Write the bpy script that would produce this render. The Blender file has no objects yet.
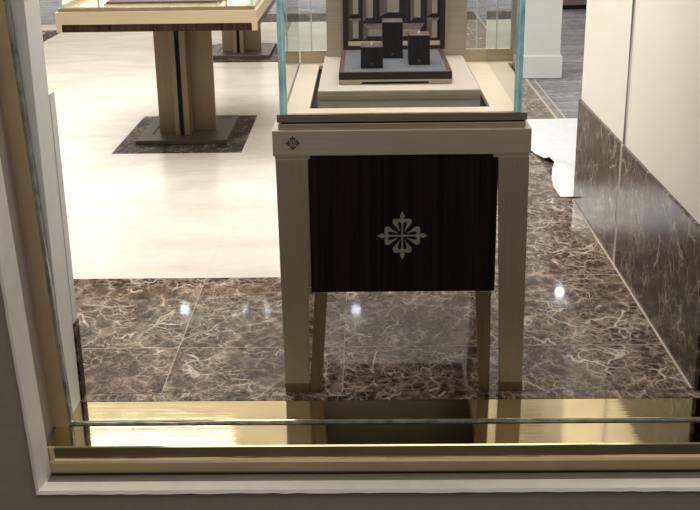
import bpy, bmesh, math, random
from mathutils import Vector, Matrix
random.seed(7)
S = bpy.context.scene
COL = S.collection
PI = math.pi

# ------------------------------------------------------------------ materials
class NT:
    """small wrapper for building node trees"""
    def __init__(s, name):
        s.m = bpy.data.materials.new(name); s.m.use_nodes = True
        s.t = s.m.node_tree; s.t.nodes.clear()
        s.out = s.n('ShaderNodeOutputMaterial')
    def n(s, typ, **kw):
        nd = s.t.nodes.new(typ)
        for k, v in kw.items(): setattr(nd, k, v)
        return nd
    def l(s, a, b): s.t.links.new(a, b)
    def val(s, sock, v):
        if hasattr(v, 'is_output'): s.l(v, sock)
        else: sock.default_value = v
    def math(s, op, a, b=0.0, c=None, clamp=False):
        nd = s.n('ShaderNodeMath', operation=op); nd.use_clamp = clamp
        s.val(nd.inputs[0], a); s.val(nd.inputs[1], b)
        if c is not None: s.val(nd.inputs[2], c)
        return nd.outputs[0]
    def vmath(s, op, a, b=(0, 0, 0)):
        nd = s.n('ShaderNodeVectorMath', operation=op)
        s.val(nd.inputs[0], a); s.val(nd.inputs[1], b)
        return nd.outputs[0]
    def coord(s):
        return s.n('ShaderNodeTexCoord').outputs['Object']
    def noise(s, vec, scale, detail=4, rough=.55, dist=0.0):
        nd = s.n('ShaderNodeTexNoise'); s.val(nd.inputs['Vector'], vec)
        nd.inputs['Scale'].default_value = scale; nd.inputs['Detail'].default_value = detail
        nd.inputs['Roughness'].default_value = rough; nd.inputs['Distortion'].default_value = dist
        return nd
    def ramp(s, fac, stops, interp='LINEAR'):
        nd = s.n('ShaderNodeValToRGB'); s.val(nd.inputs[0], fac)
        cr = nd.color_ramp; cr.interpolation = interp
        while len(cr.elements) < len(stops): cr.elements.new(.5)
        for e, (p, c) in zip(cr.elements, stops):
            e.position = p; e.color = (c[0], c[1], c[2], 1) if len(c) == 3 else c
        return nd.outputs[0]
    def mix(s, fac, a, b, mode='MIX'):
        nd = s.n('ShaderNodeMix', data_type='RGBA', blend_type=mode)
        s.val(nd.inputs[0], fac)
        for sock, v in ((nd.inputs[6], a), (nd.inputs[7], b)):
            s.val(sock, v if hasattr(v, 'is_output') else (v[0], v[1], v[2], 1))
        return nd.outputs[2]
    def stretch(s, vec, sc):
        nd = s.n('ShaderNodeMapping'); s.val(nd.inputs['Vector'], vec)
        nd.inputs['Scale'].default_value = sc
        return nd.outputs[0]
    def principled(s, color, rough=.5, metal=0.0, spec=.5, bump=None, bump_s=.1, coat=0.0):
        p = s.n('ShaderNodeBsdfPrincipled')
        s.val(p.inputs['Base Color'], color if hasattr(color, 'is_output') else (color[0], color[1], color[2], 1))
        s.val(p.inputs['Roughness'], rough); s.val(p.inputs['Metallic'], metal)
        p.inputs['Specular IOR Level'].default_value = spec
        p.inputs['Coat Weight'].default_value = coat
        if bump is not None:
            b = s.n('ShaderNodeBump'); b.inputs['Strength'].default_value = bump_s
            b.inputs['Distance'].default_value = .01
            s.l(bump, b.inputs['Height']); s.l(b.outputs[0], p.inputs['Normal'])
        s.l(p.outputs[0], s.out.inputs[0])
        return p

def plain(name, col, rough=.5, metal=0.0, spec=.5, var=.06, scale=8):
    t = NT(name); c = t.coord()
    nz = t.noise(c, scale, 3).outputs[0]
    lo = [x * (1 - var) for x in col]; hi = [min(1, x * (1 + var)) for x in col]
    t.principled(t.ramp(nz, [(.3, lo), (.7, hi)]), rough, metal, spec)
    return t.m

def brushed(name, col, rough=.35, metal=.75, axis=(4, 4, 220), var=.14):
    t = NT(name); c = t.coord()
    nz = t.noise(t.stretch(c, axis), 1.0, 4, .6).outputs[0]
    big = t.noise(c, 3, 2).outputs[0]
    lo = [x * (1 - var) for x in col]; hi = [min(1, x * (1 + var)) for x in col]
    base = t.ramp(nz, [(.3, lo), (.7, hi)])
    base = t.mix(t.math('MULTIPLY', big, .25), base, [x * .72 for x in col])
    t.principled(base, t.math('ADD', t.math('MULTIPLY', nz, .12), rough - .06), metal, .5, nz, .05)
    return t.m

def wood(name, dark, light, axis=(160, 160, 1.2), rough=.22):
    t = NT(name); c = t.coord()
    nz = t.noise(t.stretch(c, axis), 1.0, 5, .65).outputs[0]
    n2 = t.noise(t.stretch(c, (axis[0] * .2, axis[1] * .2, axis[2])), 1.0, 3).outputs[0]
    f = t.math('ADD', t.math('MULTIPLY', nz, .7), t.math('MULTIPLY', n2, .3))
    t.principled(t.ramp(f, [(.36, dark), (.5, [(a + b) / 2 for a, b in zip(dark, light)]), (.66, light)]), rough, 0, .12)
    return t.m

def marble(name, tile=None, bright=1.0, joint=(.42, .36, .29), offs=(0, 0, 0), rough=.045, spec=.3, vein=1.0, aspect=(1.4, .9, 1.4)):
    """dark brown emperador marble; tile = (x0, y0, w, h) draws the joints on the floor plane"""
    t = NT(name); c = t.coord()
    p = t.stretch(t.vmath('ADD', c, offs), aspect)
    jm = None
    if tile:
        sep = t.n('ShaderNodeSeparateXYZ'); t.l(c, sep.inputs[0])
        u = t.math('DIVIDE', t.math('SUBTRACT', sep.outputs[0], tile[0]), tile[2])
        v = t.math('DIVIDE', t.math('SUBTRACT', sep.outputs[1], tile[1]), tile[3])
        cm = t.n('ShaderNodeCombineXYZ'); t.l(t.math('FLOOR', u), cm.inputs[0]); t.l(t.math('FLOOR', v), cm.inputs[1])
        wn = t.n('ShaderNodeTexWhiteNoise', noise_dimensions='3D'); t.l(cm.outputs[0], wn.inputs['Vector'])
        off = t.n('ShaderNodeVectorMath', operation='SCALE'); t.l(wn.outputs['Color'], off.inputs[0]); off.inputs['Scale'].default_value = 9.0
        p = t.vmath('ADD', p, off.outputs[0])
        def edge(q, size, w):
            fr = t.math('FRACT', q)
            d = t.math('MINIMUM', fr, t.math('SUBTRACT', 1.0, fr))
            return t.math('LESS_THAN', t.math('MULTIPLY', d, size), w)
        jm = t.math('MAXIMUM', edge(u, tile[2], .0016), edge(v, tile[3], .0022))
    # warp the position with fractal noise so the fragments get jagged edges
    half = (.5, .5, .5)
    w1 = t.vmath('SUBTRACT', t.noise(p, 4.5, 2).outputs[1], half)
    w2 = t.vmath('SUBTRACT', t.noise(p, 26, 6, .68).outputs[1], half)
    def warp(k1, k2):
        q = t.vmath('ADD', p, t.vmath('MULTIPLY', w1, (k1, k1, k1)))
        return t.vmath('ADD', q, t.vmath('MULTIPLY', w2, (k2, k2, k2)))
    def rot(vec, ang, sc):
        nd = t.n('ShaderNodeMapping'); t.l(vec, nd.inputs['Vector'])
        nd.inputs['Rotation'].default_value = (ang * .3, ang * .2, ang); nd.inputs['Scale'].default_value = sc
        return nd.outputs[0]
    def vor(vec, scale):
        nd = t.n('ShaderNodeTexVoronoi', feature='DISTANCE_TO_EDGE'); t.l(vec, nd.inputs['Vector'])
        nd.inputs['Scale'].default_value = scale
        return nd.outputs['Distance']
    qa, qb = warp(.16, .05), warp(.10, .045)
    d1 = vor(rot(qa, .6, (1, 1.5, 1)), 9.5)
    d2 = vor(rot(qb, -.4, (1, 1.35, 1)), 24)
    d4 = vor(rot(qb, 1.1, (1, 1.2, 1)), 55)
    d3 = vor(rot(warp(.30, .035), .9, (1, 2.0, 1)), 3.6)
    dens = t.noise(p, 5.0, 5, .6).outputs[0]
    fine = t.noise(p, 75, 5, .7).outputs[0]
    mid = t.noise(p, 20, 5, .65).outputs[0]
    def smooth(v, lo, hi):
        nd = t.n('ShaderNodeMapRange', interpolation_type='SMOOTHSTEP'); t.val(nd.inputs[0], v)
        nd.inputs[1].default_value = lo; nd.inputs[2].default_value = hi
        return nd.outputs[0]
    b = bright
    # clouded ground, dark inside the fragments
    g = t.math('ADD', t.math('MULTIPLY', dens, .55), t.math('MULTIPLY', mid, .45))
    ground = t.ramp(t.math('ADD', g, t.math('MULTIPLY', t.math('SUBTRACT', fine, .5), .35)),
                    [(.36, (.030 * b, .020 * b, .016 * b)), (.47, (.095 * b, .066 * b, .050 * b)), (.57, (.20 * b, .148 * b, .112 * b)), (.70, (.31 * b, .238 * b, .185 * b))])
    isl = t.math('MULTIPLY', smooth(d1, .05, .22), smooth(t.noise(p, 8, 3).outputs[0], .38, .52))
    isl = t.math('MAXIMUM', isl, t.math('MULTIPLY', smooth(d2, .05, .26), smooth(t.noise(p, 11, 3).outputs[0], .43, .58)))
    dark = t.ramp(fine, [(.35, (.017 * b, .011 * b, .010 * b)), (.65, (.052 * b, .036 * b, .029 * b))])
    colr = t.mix(t.math('MULTIPLY', isl, .86), ground, dark)
    def vein_(d, w, gate, lo, hi):
        return t.math('MULTIPLY', t.math('SUBTRACT', 1.0, smooth(d, 0.0, w)), smooth(gate, lo, hi))
    g1 = t.noise(p, 9, 4).outputs[0]; g2 = t.noise(p, 6, 4, .55, .6).outputs[0]
    colr = t.mix(t.math('MULTIPLY', vein_(d4, .16, g1, .44, .62), .55 * vein), colr, (.30, .235, .18))
    colr = t.mix(t.math('MULTIPLY', vein_(d2, .085, g2, .40, .58), .75 * vein), colr, (.40, .32, .25))
    colr = t.mix(t.math('MULTIPLY', vein_(d1, .050, g1, .42, .60), .80 * vein), colr, (.52, .44, .36))
    colr = t.mix(t.math('MULTIPLY', vein_(d3, .030, g2, .47, .60), .75 * vein), colr, (.74, .67, .59))
    if jm is not None: colr = t.mix(t.math('MULTIPLY', jm, .8), colr, joint)
    t.principled(colr, rough, 0, spec)
    return t.m

def thin_glass(name, tint=(.93, .97, .965), refl=1.0, ior=1.5):
    t = NT(name)
    tr = t.n('ShaderNodeBsdfTransparent'); tr.inputs[0].default_value = (*tint, 1)
    gl = t.n('ShaderNodeBsdfGlossy'); gl.inputs['Roughness'].default_value = .01
    fr = t.n('ShaderNodeFresnel'); fr.inputs[0].default_value = ior
    mx = t.n('ShaderNodeMixShader')
    t.l(t.math('MULTIPLY', fr.outputs[0], refl), mx.inputs[0]); t.l(tr.outputs[0], mx.inputs[1]); t.l(gl.outputs[0], mx.inputs[2])
    t.l(mx.outputs[0], t.out.inputs[0])
    return t.m

def glass_edge_mat(name, a, b):
    t = NT(name); c = t.coord()
    nz = t.noise(t.stretch(c, (30, 30, 14)), 1, 3, .7).outputs[0]
    colr = t.ramp(nz, [(.38, a), (.62, b)])
    p = t.principled(colr, .08, 0, .6)
    t.l(colr, p.inputs['Emission Color']); p.inputs['Emission Strength'].default_value = .06   # added glow stands in for light piped along the pane
    return t.m

M = {}
M['champagne'] = brushed('champagne_brushed_metal', (.53, .45, .36), .42, .45, (3, 3, 190), .08)
M['champagne_leg'] = brushed('champagne_leg_metal', (.40, .34, .25), .40, .55, (150, 150, 3), .07)
M['brown_metal'] = brushed('brown_bronze_metal', (.20, .145, .085), .42, .5, (120, 120, 3))
M['bronze'] = brushed('bronze_brushed_metal', (.33, .28, .20), .34, .75, (2, 120, 120))
M['bronze_light'] = brushed('pale_bronze_metal', (.52, .45, .335), .38, .7, (2, 120, 120))
M['gold_rim'] = brushed('pale_gold_brushed_metal', (.88, .74, .585), .42, .35, (3, 160, 160), .08)
M['table_metal'] = brushed('table_bronze_metal', (.225, .175, .112), .36, .6, (120, 120, 3), .10)
M['table_rim'] = brushed('table_champagne_metal', (.78, .66, .47), .42, .4, (3, 120, 120), .05)
M['plate_metal'] = brushed('base_plate_bronze_metal', (.085, .068, .05), .5, .4, (3, 120, 120), .10)
M['leather'] = plain('taupe_leather', (.60, .515, .45), .55, 0, .3, .03, 60)
M['grey_leather'] = plain('grey_leather', (.135, .14, .165), .6, 0, .3, .06, 90)
M['wood'] = wood('macassar_ebony', (.0012, .0007, .0008), (.026, .011, .009), (95, 95, .8), .28)
M['wood_rail'] = wood('macassar_rail', (.012, .006, .004), (.085, .042, .026), (130, 130, 1.5), .25)
M['wood_trim'] = wood('dark_walnut_trim', (.012, .008, .009), (.045, .03, .03), (4, 160, 160), .3)
M['wood_side'] = wood('tray_walnut', (.07, .035, .03), (.16, .09, .075), (160, 4, 160), .35)
M['box'] = wood('black_box_wood', (.006, .006, .008), (.022, .02, .024), (200, 200, 3), .3)
M['box_top'] = brushed('box_top_rose_metal', (.21, .155, .14), .32, .5, (4, 160, 160), .12)
M['black'] = plain('black_void', (.004, .004, .004), .6, 0, .2)
M['emblem'] = brushed('emblem_pale_gold', (.50, .44, .34), .3, .65, (20, 20, 160), .08)
M['emblem_dark'] = plain('emblem_engraved', (.035, .026, .018), .5, 0, .3)
M['emblem_dim'] = plain('emblem_dim_metal', (.16, .15, .14), .4, .6, .5)
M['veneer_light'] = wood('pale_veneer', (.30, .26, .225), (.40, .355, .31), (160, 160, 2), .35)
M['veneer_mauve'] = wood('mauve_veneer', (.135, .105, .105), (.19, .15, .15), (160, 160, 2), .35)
M['veneer_shaded'] = wood('shaded_veneer', (.016, .012, .016), (.04, .03, .036), (160, 160, 2), .3)  # shade of the right and lower bevels painted into the veneer
M['glass'] = thin_glass('case_glass', (.95, .985, .98), 1.0)
M['shop_glass'] = thin_glass('shop_window_glass', (.985, .99, .985), .3)
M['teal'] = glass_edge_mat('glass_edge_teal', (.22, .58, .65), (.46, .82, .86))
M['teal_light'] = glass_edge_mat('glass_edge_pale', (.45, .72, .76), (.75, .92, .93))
M['seam'] = plain('glass_seam_pale', (.62, .64, .60), .3)
M['white_paint'] = plain('white_reveal_paint', (.78, .75, .71), .55, 0, .3, .05, 14)
M['panel_paint'] = plain('pale_grey_panel', (.74, .735, .72), .5, 0, .35, .03, 30)
M['outer_paint'] = plain('taupe_wall_paint', (.345, .298, .255), .65, 0, .25, .04, 30)
M['cream_paint'] = plain('cream_wall_paint', (.84, .805, .735), .5, 0, .35, .02, 3)
M['ceiling'] = plain('ceiling_white', (.86, .84, .80), .8)
M['roomwall'] = plain('room_wall', (.62, .57, .49), .7)
M['pillar'] = plain('pillar_white', (.74, .755, .735), .35, 0, .4, .02, 4)
M['mall_floor'] = plain('mall_floor_stone', (.06, .05, .042), .4)
M['chrome'] = plain('polished_steel', (.62, .60, .62), .15, 1.0)
M['pale_steel'] = plain('pale_brushed_steel', (.58, .55, .53), .4, .3)
M['violet'] = plain('dark_steel', (.10, .085, .14), .2, .8)
M['grout'] = plain('pale_grout', (.50, .44, .36), .5)
M['shadow_metal'] = plain('shaded_brass_return', (.014, .010, .006), .6, 0, .1)
M['brass_lip'] = plain('satin_brass_lip', (.50, .40, .22), .38, .5, .5, .06, 5)
M['plaster_shade'] = plain('grey_brown_plaster_shade', (.20, .18, .16), .7)
M['gasket_and_shade'] = plain('dark_gasket_and_shade', (.02, .022, .022), .25)
M['steel_bead'] = plain('grey_seal_bead', (.30, .31, .305), .25, .3, .5, .5, 25)
M['pad'] = plain('dark_plum_pad', (.07, .035, .04), .5)
M['cab_brown'] = plain('cabinet_brown', (.20, .175, .16), .5)

def brass_mat(name, rough):
    t = NT(name); c = t.coord()
    nz = t.noise(c, 9, 4).outputs[0]; sm = t.noise(t.stretch(c, (1.5, 60, 60)), 1, 3).outputs[0]
    colr = t.ramp(nz, [(.3, (.68, .575, .33)), (.7, (.78, .675, .42))])
    r = t.math('ADD', t.math('MULTIPLY', nz, .05), rough)
    t.principled(colr, r, 1.0, .5, sm, .04)
    return t.m
M['brass'] = brass_mat('polished_brass', .05)
M['brass_post'] = plain('satin_brass_post', (.56, .46, .27), .32, .45, .5, .08, 5)
M['brass_dull'] = brass_mat('satin_brass', .20)

def floor_stone():
    t = NT('beige_floor_stone'); c = t.coord()
    n1 = t.noise(t.stretch(c, (1.2, 2.2, 1)), 1.3, 6, .6, .6).outputs[0]
    n2 = t.noise(c, 18, 4).outputs[0]
    f = t.math('ADD', t.math('MULTIPLY', n1, .8), t.math('MULTIPLY', n2, .2))
    colr = t.ramp(f, [(.3, (.55, .51, .445)), (.5, (.67, .63, .56)), (.7, (.76, .725, .66))])
    sep = t.n('ShaderNodeSeparateXYZ'); t.l(c, sep.inputs[0])
    def edge(sock, o, size, w):
        fr = t.math('FRACT', t.math('DIVIDE', t.math('SUBTRACT', sock, o), size))
        d = t.math('MINIMUM', fr, t.math('SUBTRACT', 1.0, fr))
        return t.math('LESS_THAN', t.math('MULTIPLY', d, size), w)
    jm = t.math('MAXIMUM', edge(sep.outputs[0], -.63, .83, .0015), edge(sep.outputs[1], 4.037, 1.0, .003))
    colr = t.mix(t.math('MULTIPLY', jm, .25), colr, (.45, .40, .33))
    t.principled(colr, .26, 0, .45)
    return t.m
M['beige'] = floor_stone()

def carpet():
    t = NT('blue_grey_carpet'); c = t.coord()
    n1 = t.noise(t.stretch(c, (16, 26, 1)), 1, 5, .75).outputs[0]
    n2 = t.noise(t.stretch(c, (2, 8, 1)), 1, 4, .6, .5).outputs[0]
    f = t.math('ADD', t.math('MULTIPLY', n1, .55), t.math('MULTIPLY', n2, .45))
    t.principled(t.ramp(f, [(.36, (.13, .13, .14)), (.5, (.26, .26, .275)), (.64, (.46, .46, .47))]), .9, 0, .1, n1, .3)
    return t.m
M['carpet'] = carpet()

def paper_mat():
    t = NT('white_plastic_sheet'); c = t.coord()
    nz = t.noise(c, 14, 4).outputs[0]
    t.principled(t.ramp(nz, [(.3, (.70, .73, .76)), (.7, (.80, .83, .86))]), .35, 0, .4, nz, .15)
    return t.m
M['paper'] = paper_mat()
TW, TH = .552, .335
M['marble_floor'] = marble('emperador_marble_floor', (-.631, 3.368, TW, .669), 1.0)
M['marble_strip'] = marble('emperador_marble_strip', None, .9, offs=(3.1, 7.7, 1.3))
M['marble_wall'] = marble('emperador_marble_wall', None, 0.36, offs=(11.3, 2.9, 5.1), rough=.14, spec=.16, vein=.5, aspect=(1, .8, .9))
M['marble_inset'] = marble('emperador_marble_inset', None, .3, offs=(5.3, 1.9, 2.1), rough=.35, spec=.02, vein=.5)

# ------------------------------------------------------------------ mesh helpers
def box(bm, x0, x1, y0, y1, z0, z1, bev=0.0):
    r = bmesh.ops.create_cube(bm, size=1.0)
    for v in r['verts']:
        v.co = Vector((x0 + (v.co.x + .5) * (x1 - x0), y0 + (v.co.y + .5) * (y1 - y0), z0 + (v.co.z + .5) * (z1 - z0)))
    if bev > 0:
        es = list({e for v in r['verts'] for e in v.link_edges})
        bmesh.ops.bevel(bm, geom=es, offset=bev, segments=2, profile=.5, affect='EDGES')

def hexa(bm, b, t):
    """b, t: four corners (x, y, z) each, bottom then top, same winding (counter-clockwise from above)"""
    vb = [bm.verts.new(p) for p in b]; vt = [bm.verts.new(p) for p in t]
    bm.faces.new(vb[::-1]); bm.faces.new(vt)
    for i in range(4): bm.faces.new((vb[i], vb[(i + 1) % 4], vt[(i + 1) % 4], vt[i]))

def prism_x(bm, prof, x0, x1):
    """profile in (y, z) extruded along x"""
    a = [bm.verts.new((x0, y, z)) for y, z in prof]; b = [bm.verts.new((x1, y, z)) for y, z in prof]
    n = len(prof)
    bm.faces.new(a); bm.faces.new(b[::-1])
    for i in range(n): bm.faces.new((a[i], b[i], b[(i + 1) % n], a[(i + 1) % n]))

def prism_z(bm, prof, z0, z1):
    a = [bm.verts.new((x, y, z0)) for x, y in prof]; b = [bm.verts.new((x, y, z1)) for x, y in prof]
    n = len(prof)
    bm.faces.new(a[::-1]); bm.faces.new(b)
    for i in range(n): bm.faces.new((a[i], a[(i + 1) % n], b[(i + 1) % n], b[i]))

def link(name, bm, mats, parent=None, loc=None):
    bmesh.ops.recalc_face_normals(bm, faces=bm.faces)
    me = bpy.data.meshes.new(name); bm.to_mesh(me); bm.free()
    for m in (mats if isinstance(mats, list) else [mats]): me.materials.append(m)
    o = bpy.data.objects.new(name, me); COL.objects.link(o)
    if parent is not None:
        o.parent = parent
        o.matrix_parent_inverse = Matrix.Translation(-parent_world(parent))
    return o

def parent_world(p):
    # parts are built in world coordinates, so only a top-level Empty carries an offset
    return Vector(p.location) if p.parent is None else Vector((0, 0, 0))

def quick(name, args, mat, parent=None, bev=0.0):
    bm = bmesh.new()
    for a in (args if isinstance(args[0], (tuple, list)) else [args]): box(bm, *a, bev=bev)
    return link(name, bm, mat, parent)

def struct(o): o['kind'] = 'structure'; return o
def thing(name, label, cat, loc, group=None):
    o = bpy.data.objects.new(name, None); COL.objects.link(o); o.location = loc
    o.empty_display_size = .1
    o['label'] = label; o['category'] = cat
    if group: o['group'] = group
    return o

def emblem(bm, cx, cz, y, R, th):
    """cross of four leaf-tipped arms, each with a pair of curled petals, on a plane facing -y"""
    cnt = [0]
    def poly(pts):
        cnt[0] += 1; e = th * .006 * (cnt[0] % 60)      # keeps overlapping leaves from sharing one plane
        f = [bm.verts.new((cx + px * R, y - th - e, cz + pz * R)) for px, pz in pts]
        b = [bm.verts.new((cx + px * R, y, cz + pz * R)) for px, pz in pts]
        bm.faces.new(f)
        for i in range(len(f)):
            j = (i + 1) % len(f); bm.faces.new((f[i], f[j], b[j], b[i]))
    def stroke(path):
        # path: (r, s, halfwidth)
        L, Rr = [], []
        for i, (a, b, w) in enumerate(path):
            p0 = path[max(0, i - 1)]; p1 = path[min(len(path) - 1, i + 1)]
            d = Vector((p1[0] - p0[0], p1[1] - p0[1])).normalized()
            L.append((a - d.y * w, b + d.x * w)); Rr.append((a + d.y * w, b - d.x * w))
        return [(L[i], L[i + 1], Rr[i + 1], Rr[i]) for i in range(len(path) - 1)]
    def disc(a, b, r, n=14):
        return [(a + r * math.cos(k * 2 * PI / n), b + r * math.sin(k * 2 * PI / n)) for k in range(n)]
    leaf = [(.69, .0), (.72, .05), (.78, .088), (.84, .088), (.90, .055), (1.0, .0), (.90, -.055), (.84, -.088), (.78, -.088), (.72, -.05)]
    shapes = [leaf, [(0, .033), (.62, .033), (.62, -.033), (0, -.033)],
              [(.50, .03), (.60, .10), (.70, .05), (.70, -.05), (.60, -.10), (.50, -.03)]]
    for s in (1, -1):
        path = [(.185, .112 * s, .010), (.27, .14 * s, .020), (.36, .185 * s, .036), (.45, .237 * s, .062), (.54, .272 * s, .094)]
        shapes += stroke(path)
        shapes.append(disc(.59, .268 * s, .115))
        shapes += stroke([(.625, .23 * s, .085), (.65, .15 * s, .062), (.63, .05 * s, .055)])
    for k in range(4):
        c, sn = math.cos(k * PI / 2), math.sin(k * PI / 2)
        for sh in shapes:
            pts = [(a * c - b * sn, a * sn + b * c) for a, b in sh]
            ar = sum(pts[i][0] * pts[(i + 1) % len(pts)][1] - pts[(i + 1) % len(pts)][0] * pts[i][1] for i in range(len(pts)))
            poly(pts if ar > 0 else pts[::-1])

# ------------------------------------------------------------------ setting: floors
def floor_piece(name, pts, mat, z0=-.06, z1=0.0):
    bm = bmesh.new(); prism_z(bm, pts, z0, z1)
    return struct(link(name, bm, mat))
RX = 1.19
floor_piece('floor', [(-6, 3.033), (RX, 3.033), (RX, 4.037), (-6, 4.037)], M['marble_floor'])
floor_piece('floor_marble_aisle', [(.30, 4.037), (RX, 4.037), (RX, 11.7), (.30, 11.7)], M['marble_floor'])
floor_piece('floor_beige', [(-6, 4.037), (.30, 4.037), (.30, 11.7), (-3.04, 11.7), (-6, 11.7)], M['beige'])
floor_piece('floor_threshold', [(-.90, 2.978), (1.0, 2.978), (1.0, 3.031), (-.90, 3.031)], M['marble_strip'])
floor_piece('floor_marble_far', [(-2.6, 11.7), (RX, 11.7), (RX, 12.4), (-2.6, 12.4)], M['marble_inset'])
floor_piece('trim_11', [(RX + .06, 5.05), (RX + .07, 5.05), (RX + .07, 8.2), (RX + .06, 8.2)], M['grout'], -.01, .002)
floor_piece('floor_carpet_far', [(-6, 12.4), (6, 12.4), (6, 16.5), (-6, 16.5)], M['carpet'])
floor_piece('floor_carpet_left', [(-6, 11.7), (-2.6, 11.7), (-2.6, 12.4), (-6, 12.4)], M['carpet'])
floor_piece('floor_carpet_right', [(RX + .016, 3.033), (6, 3.033), (6, 12.4), (RX + .016, 12.4)], M['carpet'])
floor_piece('trim_1', [(RX, 5.05), (RX + .016, 5.05), (RX + .016, 12.4), (RX, 12.4)], M['grout'], -.06, .002)
floor_piece('trim_2', [(-3.19, 4.1), (-3.04, 4.1), (-3.04, 11.25), (-3.19, 11.25)], M['marble_inset'], -.01, .0015)
floor_piece('trim_3', [(-6, 11.12), (-3.19, 11.12), (-3.19, 11.25), (-6, 11.25)], M['marble_inset'], -.01, .0015)
for yy, nm in ((0, 'floor_inset_near'), (3.1, 'floor_inset_far')):
    floor_piece(nm, [(-1.44, 6.06 + yy), (-.705, 6.06 + yy), (-.705, 7.055 + yy), (-1.44, 7.055 + yy)], M['marble_inset'], -.01, .0012)

# right partition: marble wainscot below cream plaster
WX, WE = .98, 5.055
struct(quick('wall_right', [(WX + .012, 1.17, 3.02, WE - .004, 0.0, 3.0)], M['cream_paint']))
struct(quick('wall_right_wainscot', [(WX, 1.178, 4.173, WE, 0.0, .486), (WX, 1.178, 3.02, 4.14, 0.0, .486)], M['marble_wall'], bev=.002))
struct(quick('trim_4', [(WX + .008, WX + .0125, 4.140, 4.145, 0, 3.0), (WX + .008, WX + .0125, 4.168, 4.173, 0, 3.0)], M['chrome']))
struct(quick('trim_12', [(WX + .001, WX + .0088, 4.141, 4.150, 0, .485), (WX + .001, WX + .0088, 4.160, 4.172, 0, .485)], M['pale_steel']))
struct(quick('trim_5', [(WX + .009, WX + .0124, 4.145, 4.168, 0, 3.0)], M['violet']))
struct(quick('trim_6', [(WX - .006, WX + .002, 3.035, WE, 0, .003)], M['grout']))

# shell of the shop
struct(quick('wall_back', [(-6.1, 6.1, 16.4, 16.5, 0, 3.0)], M['roomwall']))
struct(quick('wall_left', [(-6.1, -6.0, 3.0, 16.5, 0, 3.0)], M['roomwall']))
struct(quick('wall_far_right', [(6.0, 6.1, 3.0, 16.5, 0, 3.0)], M['roomwall']))
struct(quick('ceiling', [(-6.1, 6.1, 2.6, 16.5, 3.0, 3.1)], M['ceiling']))

# shop front, taupe outside with a white plaster reveal round the opening
OX0, OX1, OZ = -.905, 1.03, -.088
LEAN = -.04   # the left side of the opening leans outward a little
bm = bmesh.new()
lz0, lz1 = -.5, 3.0
hexa(bm, [(-6.1, 2.63, lz0), (OX0 + LEAN * lz0, 2.63, lz0), (OX0 + LEAN * lz0, 2.98, lz0), (-6.1, 2.98, lz0)], [(-6.1, 2.63, lz1), (OX0 + LEAN * lz1, 2.63, lz1), (OX0 + LEAN * lz1, 2.98, lz1), (-6.1, 2.98, lz1)])
struct(link('wall_front_left', bm, M['outer_paint']))
struct(quick('wall_front_right', [(OX1, 6.1, 2.63, 2.98, -.5, 3.0)], M['outer_paint']))
struct(quick('wall_front_top', [(OX0 - .1, OX1, 2.63, 2.98, 2.5, 3.0)], M['outer_paint']))
struct(quick('wall_front_bottom', [(OX0 - .002, OX1, 2.6303, 2.98, -.5, OZ - .006)], M['outer_paint']))
def reveal():
    bm = bmesh.new()
    # bottom strip: slightly uneven painted arris
    n = 60
    rows = []
    for i in range(n + 1):
        x = OX0 + (OX1 - OX0) * i / n
        j = random.uniform(-.0012, .0012)
        rows.append([bm.verts.new(p) for p in ((x, 2.612 + j, OZ - .008 + j), (x, 2.618 + j, OZ), (x, 2.70, OZ + .003), (x, 2.70, OZ - .02), (x, 2.631, OZ - .02))])
    for a, b in zip(rows, rows[1:]):
        for k in range(5): bm.faces.new((a[k], b[k], b[(k + 1) % 5], a[(k + 1) % 5]))
    return bm
struct(link('trim_7', reveal(), M['white_paint']))
def reveal_left():
    bm = bmesh.new(); n = 50; rows = []
    for i in range(n + 1):
        z = OZ - .012 + (2.5 - OZ) * i / n
        j = random.uniform(-.0012, .0012) + LEAN * z; k_ = random.uniform(-.001, .001)
        rows.append([bm.verts.new(p) for p in ((OX0 - .006 + j, 2.612 + k_, z), (OX0 + j, 2.618 + k_, z), (OX0 + .014 + LEAN * z, 2.70, z), (OX0 - .01 + LEAN * z, 2.70, z), (OX0 - .01 + LEAN * z, 2.631, z))])
    for a, b in zip(rows, rows[1:]):
        for k in range(5): bm.faces.new((a[k], b[k], b[(k + 1) % 5], a[(k + 1) % 5]))
    bm.faces.new(rows[0][::-1]); bm.faces.new(rows[-1])
    return bm
struct(link('trim_8', reveal_left(), M['white_paint']))
struct(quick('floor_mall', [(-6.1, 6.1, -3, 2.6, -.55, -.5)], M['mall_floor']))

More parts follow.
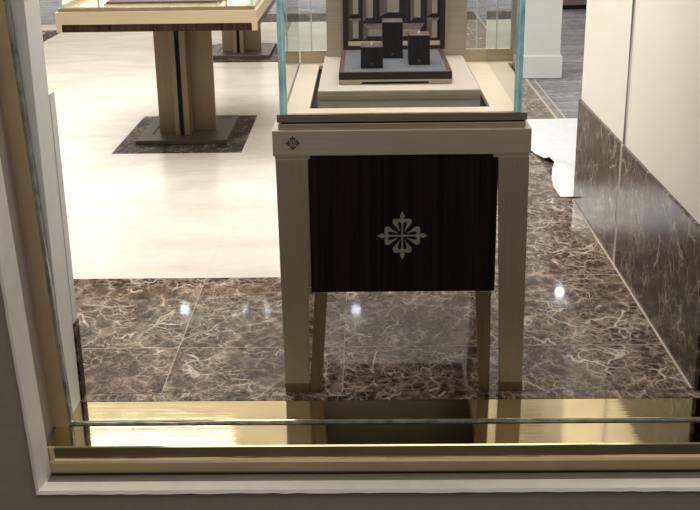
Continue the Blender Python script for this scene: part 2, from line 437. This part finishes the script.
# window: brass sill, posts, seal and the pane
win = bpy.data.objects.new('window_1', None); COL.objects.link(win); win.location = (.05, 2.83, 0); win['kind'] = 'structure'
bm = bmesh.new()
prism_x(bm, [(2.822, -.004), (2.822, -.03), (2.72, -.088), (2.704, -.088), (2.703, -.004), (2.706, 0.0), (2.82, 0.0)], -.897, 1.03)
link('outer_sill', bm, M['brass'], win)
bm = bmesh.new()
prism_x(bm, [(2.7045, -.044), (2.7045, -.086), (2.701, -.0855), (2.6965, -.078), (2.6985, -.05)], -.8965, 1.03)
link('sill_lip', bm, M['brass_lip'], win)
quick('inner_sill', (-.868, 1.0, 2.852, 2.976, -.03, 0.0), M['brass'], win, bev=.002)
quick('channel', (-.87, 1.0, 2.823, 2.851, -.03, -.006), M['gasket_and_shade'], win)
bm = bmesh.new()
n = 50; prev = None
for i in range(n + 1):
    x = -.862 + 1.862 * i / n; h = random.uniform(-.0005, .0015); y = 2.845 + random.uniform(-.0008, .0008)
    ring = [bm.verts.new((x, y - .004, -.006)), bm.verts.new((x, y - .002, -.001 + h)), bm.verts.new((x, y + .002, -.001 + h)), bm.verts.new((x, y + .004, -.006))]
    if prev:
        for k in range(4): bm.faces.new((prev[k], ring[k], ring[(k + 1) % 4], prev[(k + 1) % 4]))
    prev = ring
link('seal_bead', bm, M['steel_bead'], win)
def leaning(name, x0, x1, y0, y1, z1, mat):
    bm = bmesh.new(); d = LEAN * z1
    hexa(bm, [(x0, y0, 0), (x1, y0, 0), (x1, y1, 0), (x0, y1, 0)], [(x0 + d, y0, z1), (x1 + d, y0, z1), (x1 + d, y1, z1), (x0 + d, y1, z1)])
    return link(name, bm, mat, win)
leaning('post', -.907, -.861, 2.818, 2.85, 2.5, M['brass_post'])
quick('post', (1.0, 1.03, 2.818, 2.85, 0.0, 2.5), M['brass_dull'], win, bev=.003)
leaning('post_return', -.92, -.908, 2.70, 2.80, 2.5, M['shadow_metal'])  # near-black colour stands for brass in shade
leaning('post_seal', -.861, -.853, 2.826, 2.848, 2.5, M['steel_bead'])
quick('shadow_line', (-.893, 1.03, 2.692, 2.712, OZ, OZ + .004), M['gasket_and_shade'], win)  # black strip painted in as the shadow line under the brass
struct(quick('plaster_shade_strip', [(-.889, 1.03, 2.662, 2.70, OZ, OZ + .0035)], M['plaster_shade']))  # grey-brown strip paints the shade on the back of the plaster
bm = bmesh.new()
vs = [bm.verts.new(p) for p in ((-.858, 2.835, -.004), (1.0, 2.835, -.004), (1.0, 2.835, 2.5), (-.858, 2.835, 2.5))]
bm.faces.new(vs); link('pane', bm, M['shop_glass'], win)

# jamb panel inside the window on the left
struct(quick('wall_jamb', [(-.905, -.867, 2.852, 2.985, 0.0, 3.0)], M['panel_paint'], bev=.002))
struct(quick('baseboard_left', [(-.93, -.862, 2.986, 3.034, 0.0, .25)], M['marble_inset'], bev=.001))
struct(quick('trim_9', [(-.93, -.865, 2.986, 3.033, 0.25, .93)], M['panel_paint'], bev=.001))

# far pillar
pil = struct(quick('pillar', [(1.06, 1.447, 8.265, 8.63, 0, 3.0)], M['pillar']))
bm = bmesh.new()
prism_z(bm, [(1.045, 8.25), (1.463, 8.25), (1.463, 8.65), (1.045, 8.65)], 0.005, .165)
box(bm, 1.052, 1.456, 8.257, 8.64, .165, .172)
link('base_board', bm, M['pillar'], pil)

# ------------------------------------------------------------------ the display case
CX0, CX1, CY0, CY1 = -.265, .463, 3.033, 3.955
CC = (CX0 + CX1) / 2
case = thing('display_case', 'champagne metal and glass display case behind the window, gold cross on its dark front', 'display case', (CC, 3.49, 0))
o = quick('apron', (CX0, CX1, CY0, CY1, .737, .811), M['champagne'], case, bev=.003)
bm = bmesh.new(); emblem(bm, -.207, .7745, CY0 + .0002, .021, .0012); link('emblem', bm, M['emblem_dark'], o)['label'] = 'small dark engraved cross emblem'
for xa, xb in ((CX0 + .006, CX0 + .105), (CX1 - .105, CX1 - .006)): quick('leg_cap', (xa, xb, CY0 + .003, CY1 - .003, .728, .737), M['bronze_light'], case)
quick('lower_ledge', (-.248, .447, 3.047, 3.94, .811, .826), M['bronze_light'], case, bev=.001)
quick('groove', (-.239, .444, 3.051, 3.936, .826, .832), M['black'], case)
bm = bmesh.new()   # upper ledge as a ring so the well stays open
GY1 = 3.93
for a in ((-.251, .450, 3.044, 3.062, .832, .853), (-.251, .450, 3.925, 3.943, .832, .853), (-.251, -.23, 3.062, 3.925, .832, .853), (.435, .451, 3.062, 3.925, .832, .853)): box(bm, *a)
link('upper_ledge', bm, M['bronze'], case)
bm = bmesh.new()   # pale gold inner rim
for a in ((-.23, .435, 3.062, 3.128, .838, .8535), (-.23, -.162, 3.128, 3.925, .838, .8535), (.354, .435, 3.128, 3.925, .838, .8535), (-.162, .354, 3.87, 3.925, .838, .8535)): box(bm, *a, bev=.0008)
link('inner_rim', bm, M['gold_rim'], case)
quick('well_floor', (-.17, .36, 3.12, 3.88, .826, .828), M['bronze'], case)
bm = bmesh.new()
for a in ((-.23, .435, 3.91, 3.926, .8535, .897),): box(bm, *a, bev=.001)
link('back_rail', bm, M['bronze_light'], case)
pl = quick('plinth', (-.142, .336, 3.226, 3.868, .857, .885), M['leather'], case, bev=.0015)
pl['label'] = 'taupe covered plinth inside the case'
quick('plinth_face', (-.1425, .3365, 3.224, 3.2265, .857, .8815), M['bronze_light'], pl)
quick('plinth_base', (-.142, .336, 3.229, 3.868, .828, .857), M['leather'], case)

fp = quick('front_panel', (-.166, .373, CY0 + .006, CY0 + .03, .322, .737), M['wood'], case, bev=.0015)
bm = bmesh.new(); emblem(bm, .1015, .4965, CY0 + .0062, .0725, .003)
link('emblem', bm, M['emblem'], fp)['label'] = 'pale gold cross emblem with leaf tips and curled petals'
quick('cabinet_body', (-.158, .363, CY0 + .03, CY1 - .02, .326, .735), M['wood'], case)
def slab(y0, y1, xa0, xa1, xb0, xb1, z0, z1):
    """tapered leg slab: a = bottom x range, b = top x range"""
    bm = bmesh.new()
    hexa(bm, [(xa0, y0, z0), (xa1, y0, z0), (xa1, y1, z0), (xa0, y1, z0)], [(xb0, y0, z1), (xb1, y0, z1), (xb1, y1, z1), (xb0, y1, z1)])
    bmesh.ops.bevel(bm, geom=list(bm.edges), offset=.001, segments=1, affect='EDGES')
    return bm
LW = [(-.252, -.180, -.258, -.166), (.397, .465, .372, .459)]
for k, (a0, a1, b0, b1) in enumerate(LW):
    lg = link('leg', slab(CY0 + .001, CY0 + .02, a0, a1, b0, b1, 0, .728), M['champagne_leg'], case)
    z = .03
    f = z / .728
    c0, c1 = a0 + (b0 - a0) * f, a1 + (b1 - a1) * f
    link('foot_shade_band', slab(CY0 + .0002, CY0 + .0208, a0 - .0006, a1 + .0006, c0 - .0006, c1 + .0006, 0, z), M['brown_metal'], lg)  # darker foot paints a shadow line onto the leg metal
    link('leg', slab(CY1 - .02, CY1 - .001, a0, a1, b0, b1, 0, .728), M['champagne_leg'], case)
for a0, a1, b0, b1 in [(-.1785, -.1425, -.156, -.119), (.336, .367, .317, .363)]:
    link('leg_brace', slab(CY0 + .004, CY0 + .022, a0, a1, b0, b1, 0, .3215), M['brown_metal'], case)

GZ = 1.55
def pane(name, pts, mat, parent):
    bm = bmesh.new(); bm.faces.new([bm.verts.new(p) for p in pts]); return link(name, bm, mat, parent)
gx0, gx1, gy0, gy1 = -.242, .434, 3.05, 3.93
g = pane('glass_pane', [(gx0 + .02, gy0 + .006, .853), (gx1 - .02, gy0 + .006, .853), (gx1 - .02, gy0 + .006, GZ), (gx0 + .02, gy0 + .006, GZ)], M['glass'], case)
for s, xe in ((1, gx0), (-1, gx1)):
    g = pane('glass_pane', [(xe + s * .009, gy0 + .01, .853), (xe + s * .009, gy1, .853), (xe + s * .009, gy1, GZ), (xe + s * .009, gy0 + .01, GZ)], M['glass'], case)
    e = quick('glass_edge', (min(xe, xe + s * .011), max(xe, xe + s * .011), gy0, gy0 + .008, .853, GZ), M['teal'], g); e['label'] = 'teal polished glass edge'
    e = quick('glass_edge', (min(xe + s * .011, xe + s * .016), max(xe + s * .011, xe + s * .016), gy0 + .001, gy0 + .009, .853, GZ), M['teal_light'], g); e['label'] = 'pale teal glass edge'
    e = quick('glass_edge', (min(xe + s * .016, xe + s * .021), max(xe + s * .016, xe + s * .021), gy0 + .003, gy0 + .009, .853, GZ), M['teal'], g); e['label'] = 'teal polished glass edge'
    xs = -.19 if s == 1 else .39
    quick('glass_seam', (xs - .0022, xs + .0022, gy1 - .016, gy1 - .013, .853, GZ), M['seam'], g)
pane('glass_pane', [(gx0 + .012, gy1 - .002, .853), (gx1 - .012, gy1 - .002, .853), (gx1 - .012, gy1 - .002, GZ), (gx0 + .012, gy1 - .002, GZ)], M['glass'], case)
pane('glass_top', [(gx0, gy0, GZ), (gx1, gy0, GZ), (gx1, gy1, GZ), (gx0, gy1, GZ)], M['glass'], case)

# backdrop with a faceted relief
BY = 3.848
bd = thing('display_backdrop', 'upright taupe backdrop with a dark framed faceted relief at the back of the glass case', 'backdrop', (.107, BY + .008, .885))
quick('board', (-.134, .348, BY, BY + .018, .885, 1.50), brushed('taupe_brushed_board', (.46, .39, .315), .42, .35, (3, 120, 240), .10), bd)
FX0, FX1, FZ0, FZ1 = -.077, .2735, .911, 1.46
fw = .017
quick('frame', [(FX0, FX0 + fw, BY - .016, BY + .001, FZ0, FZ1), (FX1 - fw, FX1, BY - .016, BY + .001, FZ0, FZ1), (FX0 + fw, FX1 - fw, BY - .016, BY + .001, FZ0, FZ0 + .013), (FX0 + fw, FX1 - fw, BY - .016, BY + .001, FZ1 - .014, FZ1)], M['wood_trim'], bd)
quick('gold_fillet', (FX0 + fw, FX1 - fw, BY - .012, BY - .001, FZ0 + .013, FZ0 + .027), M['gold_rim'], bd)['label'] = 'pale gold strip along the bottom of the frame'
def X(c): return .1085 + (c / 5 + 330 - 397) * .00346
def Z(c): return 1.078 - (c / 5) * .0034
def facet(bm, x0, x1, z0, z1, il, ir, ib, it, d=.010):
    """raised truncated pyramid; bevel widths left, right, bottom, top; material slots 0 face, 1 lit-side bevels, 2 shaded bevels, light painted into the tones"""
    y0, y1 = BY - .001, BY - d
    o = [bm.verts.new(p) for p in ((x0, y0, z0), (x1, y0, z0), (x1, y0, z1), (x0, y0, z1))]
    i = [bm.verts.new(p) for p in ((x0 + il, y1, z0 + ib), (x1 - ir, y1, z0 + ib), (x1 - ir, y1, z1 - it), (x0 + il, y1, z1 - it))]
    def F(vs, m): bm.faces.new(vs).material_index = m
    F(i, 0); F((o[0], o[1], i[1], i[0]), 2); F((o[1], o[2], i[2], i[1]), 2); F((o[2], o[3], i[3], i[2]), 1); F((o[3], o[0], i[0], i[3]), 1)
k = .00069
def relief(cells):
    bm = bmesh.new()
    for c in cells:
        x0, x1, z0, z1 = X(c[0]), X(c[1]), c[2], c[3]
        facet(bm, x0, x1, z0, z1, *c[4:])
    return bm
ztop = 1.445
cells = []
for side in (0, 1):
    def col_(a, b): return (a, b) if side == 0 else (640 - b, 640 - a)
    a, b = col_(90, 160)
    cells.append((a, b, Z(88), ztop, 28 * k, 16 * k, 20 * k * .98, .02))
    cells.append((a, b, Z(208), Z(89), 28 * k, 16 * k, 18 * k, 18 * k))
    a, b = col_(164, 241)
    cells.append((a, b, Z(112), ztop, 21 * k, 25 * k, 24 * k, .02))
cells.append((245, 395, Z(86), ztop, 43 * k, 50 * k, 24 * k, .02))
cells.append((164, 476, Z(206), Z(114), 26 * k, 26 * k, 26 * k, 32 * k))
link('relief', relief(cells), [M['veneer_light'], M['veneer_mauve'], M['veneer_shaded']], bd)
quick('relief_ground', (FX0 + fw, FX1 - fw, BY - .002, BY - .0005, FZ0 + .027, FZ1 - .014), M['veneer_shaded'], bd)

# tray
TZ = .922
tr = thing('display_tray', 'grey leather topped tray with dark wood edges on the plinth in the glass case', 'tray', (.09, 3.54, .885))
quick('tray_base', [(-.081, -.012, 3.321, 3.75, .885, .8995), (.190, .260, 3.321, 3.75, .885, .8995), (-.012, .190, 3.321, 3.75, .893, .8995)], M['bronze_light'], tr)
quick('tray_recess', (-.012, .190, 3.325, 3.74, .886, .893), M['black'], tr)
bm = bmesh.new()
box(bm, -.081, .260, 3.319, 3.331, .8995, .922, bev=.001)
link('front_edge', bm, M['wood_trim'], tr)
quick('side_edge', (-.081, -.067, 3.331, 3.758, .8995, .9215), M['wood_side'], tr)
quick('side_edge', (.246, .260, 3.331, 3.758, .8995, .9215), M['wood_side'], tr)
quick('leather_pad', (-.067, .246, 3.331, 3.758, .8995, .9205), M['grey_leather'], tr, bev=.001)

# three presentation boxes
def dbox(x0, x1, y0, y1, zt, label):
    cx, cy = (x0 + x1) / 2, (y0 + y1) / 2
    t = thing('watch_display_block', label, 'display block', (cx, cy, TZ - .0015), 'dark display blocks on the tray')
    b = quick('body', (x0, x1, y0, y1, TZ - .0015, zt - .003), M['box'], t, bev=.001)
    quick('lower_band', (x0 - .0003, x1 + .0003, y0 - .0003, y1, TZ - .0013, TZ + .016), M['box'], b)
    tp = quick('top_plate', (x0, x1, y0, y1, zt - .003, zt), M['box_top'], t, bev=.0008)
    bm = bmesh.new(); bmesh.ops.create_uvsphere(bm, u_segments=12, v_segments=8, radius=.004)
    for v in bm.verts: v.co = Vector((cx, cy + .012, zt)) + Vector((v.co.x, v.co.y, v.co.z * .8))
    link('stud', bm, M['chrome'], tp)
    bm = bmesh.new(); emblem(bm, cx, TZ + .012, y0 - .0004, .0062, .0006); link('emblem', bm, M['emblem_dim'], b)
dbox(-.015, .053, 3.398, 3.475, .9875, 'shortest dark wooden display block at the front left of the grey tray')
dbox(.054, .120, 3.583, 3.67, 1.037, 'tallest dark wooden display block at the back centre of the grey tray')
dbox(.134, .200, 3.452, 3.535, 1.013, 'middle height dark wooden display block at the right of the grey tray')

# ------------------------------------------------------------------ showcase tables
def showcase_table(label, dy):
    X0, X1, Y0, Y1 = -1.637, -.572, 5.90, 7.34
    t = thing('showcase_table', label, 'showcase table', (-1.07, 6.62 + dy, 0), 'pedestal showcase tables on the beige floor')
    D = lambda *a: (a[0], a[1], a[2] + dy, a[3] + dy, a[4], a[5])
    fr = quick('table_frame', [D(X0, X1, Y0, Y0 + .05, .742, .806), D(X0, X1, Y1 - .05, Y1, .742, .806), D(X0, X0 + .05, Y0 + .05, Y1 - .05, .742, .806), D(X1 - .05, X1, Y0 + .05, Y1 - .05, .742, .806)]
               + [D(xa, xa + .028, ya, ya + .028, .702, .742) for xa in (X0, X1 - .028) for ya in (Y0, Y1 - .028)], M['table_rim'], t)
    quick('wood_rail', [D(X0 + .028, X1 - .028, Y0 + .004, Y0 + .03, .702, .742), D(X0 + .028, X1 - .028, Y1 - .03, Y1 - .004, .702, .742), D(X0 + .004, X0 + .03, Y0 + .028, Y1 - .028, .702, .742), D(X1 - .03, X1 - .004, Y0 + .028, Y1 - .028, .702, .742)], M['wood_rail'], t)
    quick('table_underside', D(X0 + .03, X1 - .03, Y0 + .03, Y1 - .03, .712, .725), M['wood_trim'], t)
    quick('brass_ledge', [D(X0 + .012, X1 - .012, Y0 + .014, Y0 + .06, .806, .826), D(X0 + .012, X1 - .012, Y1 - .06, Y1 - .014, .806, .826), D(X0 + .012, X0 + .06, Y0 + .06, Y1 - .06, .806, .826), D(X1 - .06, X1 - .012, Y0 + .06, Y1 - .06, .806, .826)], M['brass_dull'], t)
    quick('case_floor', D(X0 + .06, X1 - .06, Y0 + .06, Y1 - .06, .800, .812), M['gold_rim'], t)
    a0, a1, b0, b1 = X0 + .03, X1 - .03, Y0 + .03 + dy, Y1 - .03 + dy
    for pts in ([(a0, b0), (a1, b0)], [(a1, b0), (a1, b1)], [(a1, b1), (a0, b1)], [(a0, b1), (a0, b0)]):
        (p, q) = pts
        pane('glass_pane', [(p[0], p[1], .826), (q[0], q[1], .826), (q[0], q[1], 1.08), (p[0], p[1], 1.08)], M['glass'], t)
    pane('glass_top', [(a0, b0, 1.08), (a1, b0, 1.08), (a1, b1, 1.08), (a0, b1, 1.08)], M['glass'], t)
    for xa in (a0, a1):
        for ya in (b0, b1):
            quick('glass_edge', (xa - .005, xa + .005, ya - .005, ya + .005, .826, 1.08), M['teal'], t)
    bp = quick('base_plate', D(-1.342, -.812, 6.262, 6.955, .002, .026), M['plate_metal'], t, bev=.003)
    for sl in (D(-1.275, -1.262, 6.42, 6.93, .0255, .0268), D(-.93, -.85, 6.885, 6.90, .0255, .0268)): quick('base_slot', sl, M['black'], bp)
    # cross-shaped pedestal: two broad slabs and a pair of thin fins with a dark slot between them
    quick('pedestal_slab', D(-1.235, -1.10, 6.47, 6.50, .026, .712), M['table_metal'], t, bev=.002)
    quick('pedestal_slab', D(-1.045, -.905, 6.53, 6.56, .026, .712), M['table_metal'], t, bev=.002)
    quick('pedestal_fin', D(-1.128, -1.100, 6.385, 6.86, .026, .712), M['table_metal'], t, bev=.002)
    quick('pedestal_fin', D(-1.074, -1.040, 6.385, 6.86, .026, .712), M['table_metal'], t, bev=.002)
    quick('pedestal_core', D(-1.100, -1.074, 6.41, 6.85, .026, .712), M['black'], t)
    return t
showcase_table('nearer pedestal showcase table with glass top case, on the left beyond the beige floor edge', 0)
showcase_table('farther pedestal showcase table, only its bronze pedestal and base showing behind the nearer one', 3.1)
# what lies in the nearer table's case
pad = thing('jewellery_pad', 'dark plum display pad inside the glass case of the nearer showcase table', 'display pad', (-1.12, 6.3, .812))
quick('pad_body', (-1.40, -.80, 6.06, 6.55, .812, .842), M['pad'], pad, bev=.004)
quick('pad_border', [(-1.41, -.79, 6.045, 6.06, .812, .832)], M['chrome'], pad)
for xx, lb in ((-1.43, 'thin brass rod standing at the left of the plum pad'), (-.745, 'thin brass rod standing at the right of the plum pad')):
    p = thing('brass_rod', lb, 'rod', (xx, 6.02, .812), 'brass rods in the nearer table case')
    bm = bmesh.new(); bmesh.ops.create_cone(bm, cap_ends=True, segments=12, radius1=.005, radius2=.005, depth=.2)
    for v in bm.verts: v.co += Vector((xx, 6.02, .912))
    link('stem', bm, M['brass_dull'], p)
    bm = bmesh.new(); bmesh.ops.create_cone(bm, cap_ends=True, segments=16, radius1=.011, radius2=.009, depth=.008)
    for v in bm.verts: v.co += Vector((xx, 6.02, .816))
    link('foot', bm, M['brass_dull'], p)

# far brown cabinet at the top right
cb = thing('low_cabinet', 'low brown cabinet with a black plinth standing on the far carpet right of the pillar', 'cabinet', (2.5, 12.75, 0))
quick('body', (2.16, 2.95, 12.45, 13.05, .05, .75), M['cab_brown'], cb, bev=.004)
quick('plinth', (2.17, 2.93, 12.47, 13.03, 0, .05), M['black'], cb)
quick('side_panel', (2.03, 2.16, 12.46, 13.05, 0.0, .75), M['black'], cb)

# ------------------------------------------------------------------ loose sheet on the floor
def sheet():
    bm = bmesh.new()
    rows = [  # y, left x, right x
        (6.82, .86, 1.33), (6.6, .87, 1.33), (6.35, .88, 1.33), (6.10, .905, 1.32), (5.95, .93, 1.32), (5.80, .957, 1.31), (5.73, .972, 1.31),
        (5.64, .985, 1.30), (5.58, .965, 1.30), (5.42, .937, 1.29), (5.27, .922, 1.28), (5.17, .924, 1.27), (5.095, .927, 1.26)]
    lift = {5: .012, 6: .035, 7: .03, 8: .012}
    n = 12; vs = []
    for j, (y, a, b) in enumerate(rows):
        r = []
        for i in range(n + 1):
            f = i / n; x = a + (b - a) * f
            z = .005 + lift.get(j, 0) * max(0, 1 - f * 3.2)
            if j in (7, 8): z += .006 * max(0, 1 - abs(f - .25) * 3)
            if j == 2: z += .004
            r.append(bm.verts.new((x, y + .02 * f, z + random.uniform(0, .001))))
        vs.append(r)
    for r0, r1 in zip(vs, vs[1:]):
        for i in range(n): bm.faces.new((r0[i], r0[i + 1], r1[i + 1], r1[i]))
    return bm
sh = link('plastic_sheet', sheet(), M['paper'])
sh['label'] = 'crumpled white protective sheet lying on the marble floor beside the cream wall'; sh['category'] = 'sheet'

# ------------------------------------------------------------------ light
W = bpy.data.worlds.new('world'); S.world = W; W.use_nodes = True
bg = W.node_tree.nodes['Background']; bg.inputs[0].default_value = (1.0, .93, .85, 1); bg.inputs[1].default_value = .22
def area(name, loc, sx, sy, e, col=(1, .945, .87), rot=(0, 0, 0)):
    l = bpy.data.lights.new(name, 'AREA'); l.shape = 'RECTANGLE'; l.size = sx; l.size_y = sy; l.energy = e; l.color = col
    o = bpy.data.objects.new(name, l); COL.objects.link(o); o.location = loc; o.rotation_euler = rot
    return o
area('ceiling_light_aisle', (.2, 4.9, 2.95), 1.6, 2.0, 44)
area('window_fill', (-.2, 3.75, 2.95), 1.3, .8, 28)  # added fill that brightens the right wall and case top
area('case_fill', (.1, 3.5, 1.54), .5, .7, 1.6)  # added fill to lift the inside of the case
area('ceiling_light_left', (-2.4, 6.8, 2.95), 2.6, 2.4, 175, (1, .965, .92))
area('ceiling_light_far', (-1.5, 14.6, 2.95), 6, 2, 210, (1, .965, .92))
area('ceiling_light_right', (3.6, 6.6, 2.95), 2, 2.6, 90, (1, .96, .9))
area('mall_light', (.2, .3, 2.9), 3.0, 1.5, 29, (1, .92, .84))
area('ceiling_fill_up', (-.3, 9.8, 2.3), 6, 3.5, 38, rot=(PI, 0, 0))  # added upward fill to brighten the ceiling, not a real fixture
def glint(x, y, z, e, r):
    l = bpy.data.lights.new('downlight', 'POINT'); l.energy = e; l.shadow_soft_size = r; l.color = (.78, .88, 1.0)
    o = bpy.data.objects.new('downlight', l); COL.objects.link(o); o.location = (x, y, z)

# ------------------------------------------------------------------ camera
F = 1104.0
cam = bpy.data.cameras.new('camera'); cam.sensor_width = 36; cam.sensor_fit = 'HORIZONTAL'; cam.lens = 36 * F / 700
co = bpy.data.objects.new('camera', cam); COL.objects.link(co)
yv = Vector((14, 386, -F)).normalized()
a = 45.0; kk = (14 * a + F * F) / 386
zv = -Vector((a, -kk, -F)).normalized()
xv = yv.cross(zv)
R = Matrix((xv, yv, zv))
co.matrix_world = Matrix.Translation((0, 0, 1.5)) @ R.to_4x4()
cam.clip_start = .05
S.camera = co
# ceiling downlights placed where their mirror images fall on the polished floor
def mirror(px, py, zc):
    d = R @ Vector((px - 350, 255 - py, -F))
    t = -1.5 / d.z
    h = Vector((0, 0, 1.5)) + d * t
    s = zc / -d.z
    return (h.x + d.x * s, h.y + d.y * s, zc)
for loc, e in (((-1.95, 10.9, 2.9), 1.3), ((-1.32, 10.85, 2.9), .35), ((-.125, 10.83, 2.9), .8), ((2.1, 11.3, 2.9), 1.6)):
    glint(*loc, e, .05)

S.view_settings.view_transform = 'Standard'
S.view_settings.look = 'None'
S.view_settings.exposure = 0.0
S.cycles.use_denoising = True
S.cycles.max_bounces = 10; S.cycles.transparent_max_bounces = 16
S.cycles.sample_clamp_indirect = 6
